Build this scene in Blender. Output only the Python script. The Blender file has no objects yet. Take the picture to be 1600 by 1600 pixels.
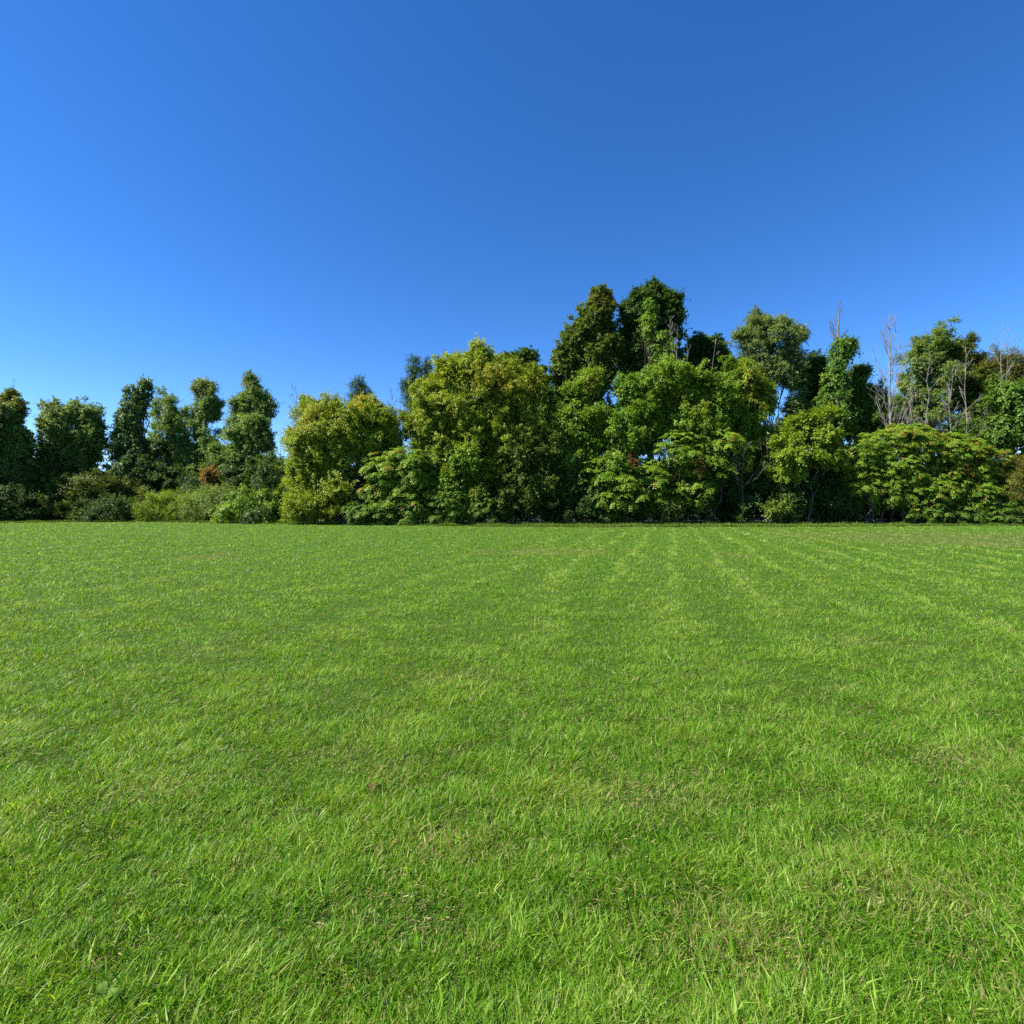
import bpy, math
import numpy as np
from mathutils import Vector

R = math.radians
sc = bpy.context.scene
COL = sc.collection

# ------------------------------------------------------------------ camera
CAM_H, F, HOR = 1.6, 800.0, 790.0
cam_d = bpy.data.cameras.new("camera")
cam = bpy.data.objects.new("camera", cam_d)
COL.objects.link(cam)
cam.location = (0, 0, CAM_H)
cam.rotation_euler = (R(90) - math.atan((800 - HOR) / F), 0, 0)
cam_d.sensor_width = 36.0
cam_d.lens = 18.0
cam_d.clip_start = 0.05
cam_d.clip_end = 6000
sc.camera = cam

# ------------------------------------------------------------------ light
SUN_EL, SUN_AZ = 48.0, 256.0          # azimuth clockwise from +Y (view direction)
el, az = R(SUN_EL), R(SUN_AZ)
sun_dir = Vector((math.sin(az) * math.cos(el), math.cos(az) * math.cos(el), math.sin(el)))
w = bpy.data.worlds.new("World")
sc.world = w
w.use_nodes = True
nt = w.node_tree
bg = nt.nodes["Background"]
sky = nt.nodes.new("ShaderNodeTexSky")
sky.sky_type = 'NISHITA'
sky.sun_disc = False
sky.sun_elevation = el
sky.sun_rotation = az
sky.altitude = 300
sky.air_density = 0.75
sky.dust_density = 0.0
sky.ozone_density = 4.0
hs = nt.nodes.new("ShaderNodeHueSaturation")
hs.inputs['Saturation'].default_value = 1.26
hs.inputs['Hue'].default_value = 0.507
hs.inputs['Value'].default_value = 1.0
nt.links.new(sky.outputs[0], hs.inputs['Color'])
nt.links.new(hs.outputs[0], bg.inputs['Color'])
bg.inputs['Strength'].default_value = 0.098
sd = bpy.data.lights.new("sun", 'SUN')
sd.energy = 5.0
sd.angle = R(0.5)
sd.color = (1.0, 0.95, 0.86)
sun = bpy.data.objects.new("sun", sd)
COL.objects.link(sun)
sun.rotation_euler = sun_dir.to_track_quat('Z', 'Y').to_euler()
sun.location = (-60, 0, 60)
sc.view_settings.view_transform = 'Standard'
sc.view_settings.look = 'None'
sc.view_settings.gamma = 1
sc.view_settings.exposure = 1.3
sc.cycles.max_bounces = 7
sc.cycles.diffuse_bounces = 4
sc.cycles.transmission_bounces = 5
sc.cycles.glossy_bounces = 2
sc.cycles.use_denoising = False
sc.cycles.sample_clamp_indirect = 6


# ------------------------------------------------------------------ helpers
def tag(o, label=None, cat=None, group=None, kind=None):
    if label: o['label'] = label
    if cat: o['category'] = cat
    if group: o['group'] = group
    if kind: o['kind'] = kind
    return o

def empty(name, loc):
    o = bpy.data.objects.new(name, None)
    o.empty_display_size = 0.3
    o.location = loc
    COL.objects.link(o)
    return o

def mesh_obj(name, verts, nside, mat, parent=None, tint=None, acc=None, faces=None, smooth=False, mats=None):
    """verts (N,3); nside: every nside verts make one face (or give faces as an (M,k) array)."""
    me = bpy.data.meshes.new(name)
    verts = np.ascontiguousarray(verts, dtype=np.float32)
    if faces is None:
        idx = np.arange(len(verts), dtype=np.int32)
        nf = len(verts) // nside
        tot = np.full(nf, nside, dtype=np.int32)
    else:
        faces = np.asarray(faces, dtype=np.int32)
        nf = len(faces)
        tot = np.full(nf, faces.shape[1], dtype=np.int32)
        idx = faces.ravel()
    me.vertices.add(len(verts))
    me.vertices.foreach_set('co', verts.ravel())
    me.loops.add(len(idx))
    me.loops.foreach_set('vertex_index', idx)
    me.polygons.add(nf)
    st = np.concatenate([[0], np.cumsum(tot)[:-1]]).astype(np.int32)
    me.polygons.foreach_set('loop_start', st)
    me.polygons.foreach_set('loop_total', tot)
    if smooth:
        me.polygons.foreach_set('use_smooth', np.ones(nf, dtype=bool))
    for nm, arr in (('tint', tint), ('accent', acc)):
        if arr is not None:
            a = me.attributes.new(nm, 'FLOAT', 'FACE')
            a.data.foreach_set('value', np.ascontiguousarray(arr, dtype=np.float32))
    me.update(calc_edges=True)
    me.materials.append(mat)
    o = bpy.data.objects.new(name, me)
    COL.objects.link(o)
    if parent is not None:
        o.parent = parent
        o.matrix_parent_inverse.identity()
        o.location = -Vector(parent.location)
    return o

def P(px, py, d):
    return np.array([(px - 800.0) / F * d, d, CAM_H + (HOR - py) / F * d])

def unit(v):
    return v / np.maximum(np.linalg.norm(v, axis=-1, keepdims=True), 1e-9)

class Noise:
    """smooth pseudo noise from random waves, about -1..1"""
    def __init__(s, seed, scale, n=10, dim=3):
        r = np.random.default_rng(seed)
        k = r.normal(size=(n, dim))
        k = k / np.linalg.norm(k, axis=1, keepdims=True) * r.uniform(0.5, 1.8, (n, 1))
        s.k = k * (2 * np.pi / scale)
        s.ph = r.uniform(0, 6.28, n)
        s.n = n
    def __call__(s, p):
        return np.sin(p @ s.k.T + s.ph).sum(axis=1) / math.sqrt(s.n) * 0.9

# ------------------------------------------------------------------ materials
def nm_mat(name):
    m = bpy.data.materials.new(name)
    m.use_nodes = True
    t = m.node_tree
    t.nodes.clear()
    return m, t

def ramp(t, cols, src):
    r = t.nodes.new("ShaderNodeValToRGB")
    e = r.color_ramp.elements
    while len(e) < len(cols): e.new(0.5)
    for i, c in enumerate(cols):
        e[i].position = i / (len(cols) - 1)
        e[i].color = (*c, 1)
    t.links.new(src, r.inputs[0])
    return r.outputs[0]

def leaf_mat(name, cols, accent=(0.22, 0.08, 0.03), trans=0.32, rough=0.5, spec=0.25, tmul=(1.6, 1.5, 0.5)):
    cols = [tuple(min(.6, q * g) for q, g in zip(c, (1.12, 1.15, .85))) for c in cols]
    m, t = nm_mat(name)
    at = t.nodes.new("ShaderNodeAttribute"); at.attribute_name = 'tint'
    ac = t.nodes.new("ShaderNodeAttribute"); ac.attribute_name = 'accent'
    c = ramp(t, cols, at.outputs['Fac'])
    mx = t.nodes.new("ShaderNodeMix"); mx.data_type = 'RGBA'
    t.links.new(ac.outputs['Fac'], mx.inputs['Factor'])
    t.links.new(c, mx.inputs['A'])
    mx.inputs['B'].default_value = (*accent, 1)
    col = mx.outputs['Result']
    p = t.nodes.new("ShaderNodeBsdfPrincipled")
    p.inputs['Roughness'].default_value = rough
    p.inputs['Specular IOR Level'].default_value = spec
    t.links.new(col, p.inputs['Base Color'])
    tr = t.nodes.new("ShaderNodeBsdfTranslucent")
    mu = t.nodes.new("ShaderNodeMix"); mu.data_type = 'RGBA'; mu.blend_type = 'MULTIPLY'
    mu.inputs['Factor'].default_value = 1
    t.links.new(col, mu.inputs['A'])
    mu.inputs['B'].default_value = (*tmul, 1)
    t.links.new(mu.outputs['Result'], tr.inputs['Color'])
    ms = t.nodes.new("ShaderNodeMixShader")
    ms.inputs[0].default_value = trans
    t.links.new(p.outputs[0], ms.inputs[1])
    t.links.new(tr.outputs[0], ms.inputs[2])
    o = t.nodes.new("ShaderNodeOutputMaterial")
    t.links.new(ms.outputs[0], o.inputs['Surface'])
    return m

def bark_mat(name, c1, c2, scale=6):
    m, t = nm_mat(name)
    g = t.nodes.new("ShaderNodeNewGeometry")
    mp = t.nodes.new("ShaderNodeMapping"); mp.inputs['Scale'].default_value = (1, 1, 0.25)
    n = t.nodes.new("ShaderNodeTexNoise"); n.inputs['Scale'].default_value = scale; n.inputs['Detail'].default_value = 5
    t.links.new(g.outputs['Position'], mp.inputs[0]); t.links.new(mp.outputs[0], n.inputs['Vector'])
    c = ramp(t, [c1, c1, c2, c2], n.outputs['Fac'])
    p = t.nodes.new("ShaderNodeBsdfPrincipled"); p.inputs['Roughness'].default_value = 0.9
    t.links.new(c, p.inputs['Base Color'])
    b = t.nodes.new("ShaderNodeBump"); b.inputs['Strength'].default_value = 0.6; b.inputs['Distance'].default_value = 0.03
    t.links.new(n.outputs['Fac'], b.inputs['Height']); t.links.new(b.outputs[0], p.inputs['Normal'])
    o = t.nodes.new("ShaderNodeOutputMaterial"); t.links.new(p.outputs[0], o.inputs['Surface'])
    return m

M = dict(
    soft=leaf_mat("haze_grey_green_leaves", [(.07, .12, .035), (.13, .205, .055), (.20, .29, .085)], accent=(.24, .15, .05)),  # leaf colour lightened and greyed to carry haze on the left trees
    yellow=leaf_mat("yellow_green_leaves", [(.09, .14, .012), (.18, .24, .02), (.30, .34, .04)], accent=(.42, .32, .05)),
    mid=leaf_mat("mid_green_leaves", [(.045, .09, .014), (.08, .155, .02), (.14, .23, .035)], accent=(.26, .20, .03)),
    fresh=leaf_mat("fresh_green_leaves", [(.06, .12, .014), (.125, .215, .02), (.22, .32, .04)], accent=(.30, .24, .03)),
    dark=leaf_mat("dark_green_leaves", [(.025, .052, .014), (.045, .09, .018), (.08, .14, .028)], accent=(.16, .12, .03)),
    lime=leaf_mat('lime_green_leaves', [(.085, .14, .012), (.15, .22, .018), (.25, .32, .04)], accent=(.36, .28, .04)),
    olive=leaf_mat("olive_leaves", [(.045, .075, .013), (.085, .13, .02), (.15, .20, .03)], accent=(.20, .10, .03)),
    blue=leaf_mat("cool_green_leaves", [(.045, .085, .030), (.08, .14, .045), (.13, .21, .065)], accent=(.20, .12, .05)),
    pale=leaf_mat("pale_green_leaves", [(.09, .12, .05), (.14, .19, .075), (.20, .26, .10)], accent=(.20, .16, .06), rough=.4),
    sumac=leaf_mat("compound_leaves", [(.07, .145, .018), (.145, .24, .026), (.28, .34, .05)], accent=(.32, .13, .03)),
    conifer=leaf_mat("conifer_needles", [(.024, .058, .020), (.040, .092, .026), (.065, .13, .038)], accent=(.1, .1, .03), trans=.1),
    red=leaf_mat("seed_clusters", [(.08, .028, .018), (.14, .045, .028), (.20, .08, .045)], trans=.05),
    rusty=leaf_mat("rusty_leaves", [(.16, .08, .025), (.24, .12, .03), (.30, .17, .05)], accent=(.12, .14, .03)),
    bark=bark_mat("dark_bark", (.035, .028, .02), (.10, .085, .065)),
    grey=bark_mat("grey_bark", (.06, .055, .05), (.15, .135, .12)),
    palebark=bark_mat("pale_dead_wood", (.11, .10, .085), (.25, .225, .19)),
)

# ------------------------------------------------------------------ ground
def lawn_edge(px):
    """distance of the far lawn edge for a picture column"""
    return np.interp(px, [-500, 0, 110, 240, 420, 600, 900, 1250, 1600, 2100],
                     [48, 46, 50, 50, 44, 41, 37.5, 38.5, 40.5, 42])

def ground_z(x, y):
    n = Noise(3, 11, 8, 2)(np.stack([x, y], 1)) * 0.5 + Noise(4, 3.2, 8, 2)(np.stack([x, y], 1)) * 0.5
    return 0.018 * n

def ground_material():
    m, t = nm_mat("lawn_soil")
    N, L = t.nodes, t.links
    g = N.new("ShaderNodeNewGeometry")
    n1 = N.new("ShaderNodeTexNoise"); n1.inputs['Scale'].default_value = 90; n1.inputs['Detail'].default_value = 6; n1.inputs['Roughness'].default_value = .75
    n2 = N.new("ShaderNodeTexNoise"); n2.inputs['Scale'].default_value = 0.55; n2.inputs['Detail'].default_value = 5; n2.inputs['Roughness'].default_value = .6
    L.new(g.outputs['Position'], n1.inputs['Vector']); L.new(g.outputs['Position'], n2.inputs['Vector'])
    a = ramp(t, [(.015, .016, .006), (.03, .045, .010), (.05, .10, .012), (.08, .13, .02), (.20, .18, .08)], n1.outputs['Fac'])
    b = ramp(t, [(.03, .075, .006), (.05, .11, .008), (.07, .12, .014), (.10, .11, .035)], n2.outputs['Fac'])
    mx = N.new("ShaderNodeMix"); mx.data_type = 'RGBA'; mx.inputs['Factor'].default_value = .35
    L.new(a, mx.inputs['A']); L.new(b, mx.inputs['B'])
    p = N.new("ShaderNodeBsdfPrincipled"); p.inputs['Roughness'].default_value = .95; p.inputs['Specular IOR Level'].default_value = .1
    L.new(mx.outputs['Result'], p.inputs['Base Color'])
    bp = N.new("ShaderNodeBump"); bp.inputs['Strength'].default_value = 1; bp.inputs['Distance'].default_value = .03
    L.new(n1.outputs['Fac'], bp.inputs['Height']); L.new(bp.outputs[0], p.inputs['Normal'])
    o = N.new("ShaderNodeOutputMaterial"); L.new(p.outputs[0], o.inputs['Surface'])
    return m

def grid(xs, ys, zf):
    X, Y = np.meshgrid(xs, ys)
    x, y = X.ravel(), Y.ravel()
    v = np.stack([x, y, zf(x, y)], 1)
    nx = len(xs)
    i, j = np.meshgrid(np.arange(nx - 1), np.arange(len(ys) - 1))
    a = (j * nx + i).ravel()
    return v, np.stack([a, a + 1, a + 1 + nx, a + nx], 1)

# one sheet, fine near the camera and stretching to the horizon
xs = np.concatenate([[-4000, -1500, -500, -200, -120], np.arange(-80, 80.1, 1.0), [120, 200, 500, 1500, 4000]])
ys = np.concatenate([[-3000, -600, -100, -30], np.arange(-8, 80.1, 1.0), [120, 250, 600, 1500, 5000]])
def gz(x, y):
    f = np.clip((90 - np.maximum(np.abs(x), np.abs(y))) / 30, 0, 1)
    return ground_z(x, y) * f
gv, gf = grid(xs, ys, gz)
tag(mesh_obj("lawn_ground", gv, 0, ground_material(), faces=gf, smooth=True), kind='structure')

# woodland floor strip behind the lawn edge
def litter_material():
    m, t = nm_mat("shade_darkened_litter")
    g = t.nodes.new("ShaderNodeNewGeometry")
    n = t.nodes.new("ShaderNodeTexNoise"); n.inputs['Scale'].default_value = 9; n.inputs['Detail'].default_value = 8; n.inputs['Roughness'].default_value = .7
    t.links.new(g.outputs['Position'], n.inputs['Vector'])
    c = ramp(t, [(.006, .007, .004), (.012, .016, .006), (.02, .018, .01), (.04, .033, .02)], n.outputs['Fac'])  # litter colours darkened to carry the shadow at the wood's edge
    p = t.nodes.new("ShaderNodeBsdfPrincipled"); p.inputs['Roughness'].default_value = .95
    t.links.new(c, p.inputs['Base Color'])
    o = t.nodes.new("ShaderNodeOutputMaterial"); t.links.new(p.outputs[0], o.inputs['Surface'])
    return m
pxs = np.linspace(-500, 2100, 140)
d0 = lawn_edge(pxs) + 0.25
rows = []
for k in range(12):
    d = d0 + k * 4.0
    x = (pxs - 800) / F * d
    rows.append(np.stack([x, d, ground_z(x, d) + 0.03], 1))
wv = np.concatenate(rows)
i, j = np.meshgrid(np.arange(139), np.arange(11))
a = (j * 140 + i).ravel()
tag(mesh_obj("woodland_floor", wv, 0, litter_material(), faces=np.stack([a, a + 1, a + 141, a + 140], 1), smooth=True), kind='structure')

# ------------------------------------------------------------------ grass
def lawn_patch_dry(x, y):
    """dry spots of the lawn, 0..1"""
    def spot(px, py, rx, ry):
        d = CAM_H * F / (py - HOR)
        cx = (px - 800) / F * d
        dd0 = CAM_H * F / (py - ry - HOR); dd1 = CAM_H * F / (py + ry - HOR)
        return np.exp(-(((x - cx) / (rx / F * d)) ** 2 + ((y - d) / max(.15, (dd0 - dd1) / 2)) ** 2))
    s = 0
    for q in ((1420, 838, 190, 7), (1580, 848, 130, 8), (330, 871, 45, 4), (1355, 1005, 65, 9), (1145, 868, 25, 3), (610, 1210, 40, 20),
              (520, 1185, 50, 16), (690, 1330, 90, 35), (1150, 1480, 110, 40), (230, 1240, 60, 22), (1420, 1400, 130, 30),
              (850, 862, 90, 4), (300, 1020, 60, 8), (1000, 1250, 120, 30), (700, 1060, 70, 10), (1500, 1190, 80, 16)):
        s = s + spot(*q)
    return np.clip(s, 0, 1)

def stripes(x, y):
    """pale clippings left in lines by the mower"""
    a = R(17.5)
    u = x * math.cos(a) - y * math.sin(a)
    v = x * math.sin(a) + y * math.cos(a)
    wob = 0.12 * np.sin(v * 0.5) + 0.08 * np.sin(v * 1.3 + 1)
    s = np.cos((u + wob * .6) * 2 * np.pi / 1.3)
    s = np.clip((s - 0.55) / 0.45, 0, 1)
    mod = 0.85 + 0.25 * Noise(21, 7, 8, 2)(np.stack([x, y], 1))
    side = np.clip((u + 9) / 7, 0.0, 1) * np.clip((v - 5) / 9, 0, 1)
    return s * np.clip(mod, 0, 1) * side

def build_grass(n_tuft, per, near, far, name, seed, long=False):
    r = np.random.default_rng(seed)
    e = 0.3
    U = r.random(n_tuft)
    a_, b_ = near ** -e, far ** -e
    y = (a_ - U * (a_ - b_)) ** (-1 / e)
    x = (r.random(n_tuft) * 2 - 1) * (1.07 * y + 0.9)
    px = 800 + x / y * F
    ok = y < lawn_edge(px) + 0.5 + 0.25 * np.sin(px * .05)
    x, y = x[ok], y[ok]
    pos = np.stack([x, y], 1)
    big = Noise(11, 1.6, 9, 2)(pos)
    med = Noise(12, 0.55, 9, 2)(pos)
    small = Noise(13, 0.2, 9, 2)(pos)
    dry = lawn_patch_dry(x, y) * np.where(y > 14, 1.0, .55)
    # thin some areas so that thatch shows
    dens = np.clip(0.78 + 0.15 * med + 0.46 * small - 0.22 * dry, 0.10, 1)
    keep = r.random(len(x)) < (dens if not long else np.clip(.45 + .5 * big, .05, 1))
    x, y, big, med, small, dry = (q[keep] for q in (x, y, big, med, small, dry))
    nt_ = len(x)
    tuft_lean = r.normal(size=(nt_, 2)) * 0.45 + np.stack([0.35 + 0.25 * Noise(14, 1.1, 8, 2)(np.stack([x, y], 1)),
                                                            0.15 + 0.3 * Noise(15, 1.3, 8, 2)(np.stack([x, y], 1))], 1)
    rep = np.repeat(np.arange(nt_), per)
    n = len(rep)
    d = y[rep]
    sp = 0.012 + 0.0016 * d
    bx = x[rep] + r.normal(size=n) * sp
    by = y[rep] + r.normal(size=n) * sp
    bz = ground_z(bx, by)
    if long:
        h = r.uniform(.06, .13, n)
        wd = r.uniform(.005, .009, n)
    else:
        h = np.clip(r.normal(.054, .015, n) * (1 + .18 * med[rep] + .15 * big[rep]) * (1 - .35 * dry[rep]), .016, .1)
        wd = r.uniform(.0024, .0052, n) * np.where(r.random(n) < .12, 1.6, 1.0)
    wd = np.maximum(wd, 0.00095 * d * r.uniform(.7, 1.2, n))
    h = np.where(d > 9, h * (1 + np.clip((d - 9) / 60, 0, .2)), h)
    lean = tuft_lean[rep] + r.normal(size=(n, 2)) * .42
    if long: lean *= 1.1
    ll = np.linalg.norm(lean, axis=1)
    ld = np.stack([lean[:, 0], lean[:, 1], np.zeros(n)], 1) / np.maximum(ll, 1e-6)[:, None]
    ang1 = np.clip(ll, 0, 1.25)
    ang2 = np.clip(ang1 + r.uniform(.1, .75, n), 0, 1.75)
    up = np.array([0, 0, 1.0])
    base = np.stack([bx, by, bz - .003], 1)
    dir1 = ld * np.sin(ang1)[:, None] + up * np.cos(ang1)[:, None]
    dir2 = ld * np.sin(ang2)[:, None] + up * np.cos(ang2)[:, None]
    p1 = base + dir1 * (h * .55)[:, None]
    p2 = p1 + dir2 * (h * .5)[:, None]
    p2[:, 2] = np.maximum(p2[:, 2], bz + .004)
    th = r.uniform(0, np.pi, n)
    sd_ = np.stack([np.cos(th), np.sin(th) * .6, r.normal(size=n) * .15], 1)
    s1 = sd_ * (wd / 2)[:, None]
    # one kinked blade = quad + tip triangle, stored as two quads sharing no verts
    q1 = np.stack([base - s1 * .8, base + s1 * .8, p1 + s1, p1 - s1], 1)
    q2 = np.stack([p1 - s1, p1 + s1, p2 + s1 * .12, p2 - s1 * .12], 1)
    V = np.stack([q1, q2], 1).reshape(-1, 3)
    st = stripes(bx, by)
    tint = .50 + .08 * big[rep] + .10 * med[rep] + .06 * small[rep] + r.normal(size=n) * .25 + .42 * st
    tint = np.clip(tint, 0, 1)
    acc = (r.random(n) < (.07 + .10 * np.clip(-small[rep], 0, 1) + .05 * np.clip(big[rep], 0, 1) + (.55 + .3 * (d > 14)) * dry[rep] + .05 * st)).astype(float) * r.uniform(.5, 1, n)
    if long:
        acc *= .35
        tint = np.clip(tint + .2, 0, 1)
    o = mesh_obj(name, V, 4, GRASS, tint=np.repeat(tint, 2), acc=np.repeat(acc, 2))
    return o

GRASS = leaf_mat("grass_blades", [(.022, .072, .004), (.068, .170, .008), (.13, .26, .016), (.30, .41, .10)],
                 accent=(.36, .30, .13), trans=.46, rough=.42, spec=.19, tmul=(1.5, 1.4, .35))
tag(build_grass(215000, 7, 1.25, 52, "lawn_grass", 101), kind='stuff')
tag(build_grass(7000, 3, 1.25, 16, "long_grass_strands", 102, long=True), kind='stuff')

def build_thatch(n, near, far, seed):
    """short flat-lying bits of straw and leaf between the blades"""
    r = np.random.default_rng(seed)
    e = 0.3
    a_, b_ = near ** -e, far ** -e
    y = (a_ - r.random(n) * (a_ - b_)) ** (-1 / e)
    x = (r.random(n) * 2 - 1) * (1.07 * y + .9)
    z = ground_z(x, y) + r.uniform(.002, .014, n)
    th = r.uniform(0, 6.28, n)
    ax = np.stack([np.cos(th), np.sin(th), r.normal(size=n) * .25], 1)
    L = r.uniform(.010, .034, n) * (1 + .06 * y)
    V = leaves_quads(r, np.stack([x, y, z], 1), ax, np.stack([r.normal(size=n) * .4, r.normal(size=n) * .4, np.ones(n)], 1), L, .10)
    return mesh_obj("thatch", V, 4, THATCH, tint=np.clip(r.normal(.5, .3, n), 0, 1), acc=np.zeros(n))

# ------------------------------------------------------------------ trees
STY = dict(
    broad=dict(c=2.6, tw=18, tl=.85, lf=14, L=.21, asp=.62, droop=.15, up=.75, out=.6, jit=.06, inner=.18, fill=1.0),
    fine=dict(c=3.0, tw=18, tl=.80, lf=15, L=.17, asp=.55, droop=.05, up=.65, out=.6, jit=.06, inner=.18, fill=1.0),
    willow=dict(c=2.6, tw=18, tl=.95, lf=17, L=.185, asp=.45, droop=-.05, up=.45, out=.7, jit=.06, inner=.16, fill=1.0),
    airy=dict(c=2.3, tw=11, tl=1.1, lf=13, L=.16, asp=.42, droop=.05, up=.4, out=.5, jit=.10, inner=.35, fill=.12),
    vine=dict(c=5.0, tw=12, tl=.55, lf=10, L=.20, asp=.80, droop=.75, up=.35, out=.9, jit=.06, inner=.1, fill=1.3),
    conifer=dict(c=6.0, tw=12, tl=.60, lf=16, L=.15, asp=.22, droop=.15, up=.3, out=.5, jit=.04, inner=.3, fill=1.0),
    brush=dict(c=5.0, tw=12, tl=.55, lf=12, L=.15, asp=.45, droop=-.2, up=.4, out=.6, jit=.06, inner=.1, fill=1.3),
)

def leaves_quads(r, p, axis, nrm, L, asp):
    n = len(p)
    u = unit(axis)
    v = unit(np.cross(nrm, u))
    nn = np.cross(u, v)
    Lc = L[:, None]
    W = Lc * asp * .5
    fold = nn * Lc * .12
    a = p
    b = p + u * Lc * .45 + v * W + fold
    c = p + u * Lc + nn * Lc * r.uniform(-.15, .1, (n, 1))
    d = p + u * Lc * .45 - v * W + fold
    return np.stack([a, b, c, d], 1).reshape(-1, 3)

def make_crown(seed, lobes, depth, style, accents=(), dens=1.0, zmin=.05, lsize=1.0, acc_rate=.0, holes=.10, fl=.85, fill=1.0, rag=1.0):
    """lobes: (px, py, rx, ry[, depth offset]) in photo pixels at this tree's distance."""
    r = np.random.default_rng(seed)
    s = STY[style]
    spray = style in ('broad', 'fine', 'willow', 'airy')
    C, Nn, T, S = [], [], [], []
    FP, FN = [], []
    for li, lb in enumerate(lobes):
        px, py, rx, ry = lb[:4]
        dd = depth + (lb[4] if len(lb) > 4 else 0)
        c = P(px, py, dd)
        a, b = rx / F * dd, ry / F * dd
        cdep = min(a * fl, 5.0)
        tl = min(s['tl'], .55 * min(a, b) + .15)
        if spray:
            # boughs of uneven reach, leafy along their outer part and thin at the tip
            a_, b_, c_ = max(a * 1.10 - tl * .25, a * .55), max(b * 1.08 - tl * .25, b * .55), max(cdep * 1.05 - tl * .25, cdep * .5)
            nb = int(s['c'] * dens * np.pi * (a_ + .2) * (b_ + .2) * .56) + 5
            ub = unit(r.normal(size=(nb, 3)) + np.array([0, 0, .22]))
            reach = r.uniform(.62, 1.0, nb) + np.where(r.random(nb) < .22, r.uniform(.05, .22, nb), 0) * rag
            reach = reach * (1 + .15 * rag * Noise(seed * 31 + li, 1.1, 8)(ub))
            fr = np.array([1.0, .86, .70, .50])
            bi = np.repeat(np.arange(nb), 4)
            f_ = np.tile(fr, nb)
            u = unit(ub[bi] + r.normal(size=(nb * 4, 3)) * .10)
            pts = c + u * np.array([a_, c_, b_]) * (reach[bi] * f_)[:, None]
            up_ = np.clip((f_ - .5) * 2, 0, 1) ** 2 * .12 * min(a_, b_)
            pts[:, 2] += up_
            sc_ = .42 + 1.35 * (1 - f_)
            hz = Noise(seed * 17 + 5, 2.2, 8)(pts)
            keep = (hz > -1.3 + holes * 2.0) & (pts[:, 2] > zmin)
            keep &= ~((u[:, 2] < -.55) & (r.random(len(u)) < .35))
        else:
            a_, b_, c_ = max(a - tl * .45, a * .4), max(b - tl * .45, b * .4), max(cdep - tl * .45, cdep * .4)
            n = int(s['c'] * dens * np.pi * (a_ + .2) * (b_ + .2) * 1.25) + 6
            u = unit(r.normal(size=(n, 3)))
            rad = np.where(r.random(n) < s['inner'], r.uniform(.25, .8, n), r.uniform(.84, 1.06, n))
            rad = rad * (1 + .24 * rag * Noise(seed * 31 + li, 1.1, 8)(u))
            pts = c + u * np.array([a_, c_, b_]) * rad[:, None]
            sc_ = np.ones(n)
            hz = Noise(seed * 17 + 5, 2.2, 8)(pts)
            keep = (hz > -1.2 + holes * 2.2) & (pts[:, 2] > zmin)
            keep &= ~((u[:, 2] < -.55) & (r.random(n) < .35))
        pts, u = pts[keep], u[keep]
        C.append(pts); Nn.append(unit(u / np.array([a_, c_, b_]) * min(a_, b_)))
        T.append(np.full(len(pts), li)); S.append(sc_[keep])
        nf = int(34 * fill * s['fill'] * dens * np.pi * a_ * b_ * (1 - holes)) 
        fu = unit(r.normal(size=(nf, 3)))
        fp = c + fu * np.array([a_, c_, b_]) * r.uniform(.2, .62 if spray else .9, (nf, 1))
        fk = (fp[:, 2] > zmin + .1) & (Noise(seed * 17 + 5, 2.2, 8)(fp) > -1.1 + holes * 2.6)
        FP.append(fp[fk]); FN.append(fu[fk])
    C = np.concatenate(C); Nn = np.concatenate(Nn); S = np.concatenate(S)
    ctint = .48 + .20 * Noise(seed + 9, 2.2, 8)(C) + r.normal(size=len(C)) * .12
    # twigs
    k = np.repeat(np.arange(len(C)), np.maximum(2, (s['tw'] * S ** .8)).astype(int))
    td = unit(Nn[k] * .75 + unit(r.normal(size=(len(k), 3))) * 1.0 + np.array([0, 0, .3 - .6 * s['droop']]))
    tlen = s['tl'] * r.uniform(.45, 1.15, len(k)) * np.where(r.random(len(k)) < .10 * rag, 1.6, 1.0) * np.minimum(S[k], 1.05)
    tb = C[k] + r.normal(size=(len(k), 3)) * .12
    # leaves
    q = np.repeat(np.arange(len(k)), s['lf'])
    t = .3 + .7 * r.random(len(q)) ** .8
    pos = tb[q] + td[q] * (t * tlen[q])[:, None] + r.normal(size=(len(q), 3)) * s['jit']
    pos[:, 2] -= s['droop'] * tlen[q] * t ** 2 * .8
    ax = td[q] * .6 + r.normal(size=(len(q), 3)) * .55 + np.array([0, 0, -.35 - .5 * s['droop']])
    nr = r.normal(size=(len(q), 3)) * .34 + Nn[k][q] * s['out'] + np.array([0, 0, s['up']])
    L = s['L'] * lsize * r.uniform(.6, 1.25, len(q))
    ok = pos[:, 2] > zmin + .02
    pos, ax, nr, L, q = pos[ok], ax[ok], nr[ok], L[ok], q[ok]
    V = leaves_quads(r, pos, ax, nr, L, s['asp'])
    tint = np.clip(ctint[k][q] + r.normal(size=len(q)) * .13, 0, 1)
    acc = (r.random(len(q)) < acc_rate) * r.uniform(.4, 1, len(q))
    FP = np.concatenate(FP); FN = np.concatenate(FN); m = len(FP)
    Vf = leaves_quads(r, FP, r.normal(size=(m, 3)), FN + r.normal(size=(m, 3)) * .6, s['L'] * lsize * r.uniform(1.3, 2.0, m), min(.9, s['asp'] * 1.4))
    V = np.concatenate([V, Vf]); pos = np.concatenate([pos, FP])
    tint = np.concatenate([tint, np.clip(r.normal(.35, .15, m), 0, 1)]); acc = np.concatenate([acc, (r.random(m) < acc_rate) * .7])
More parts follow.
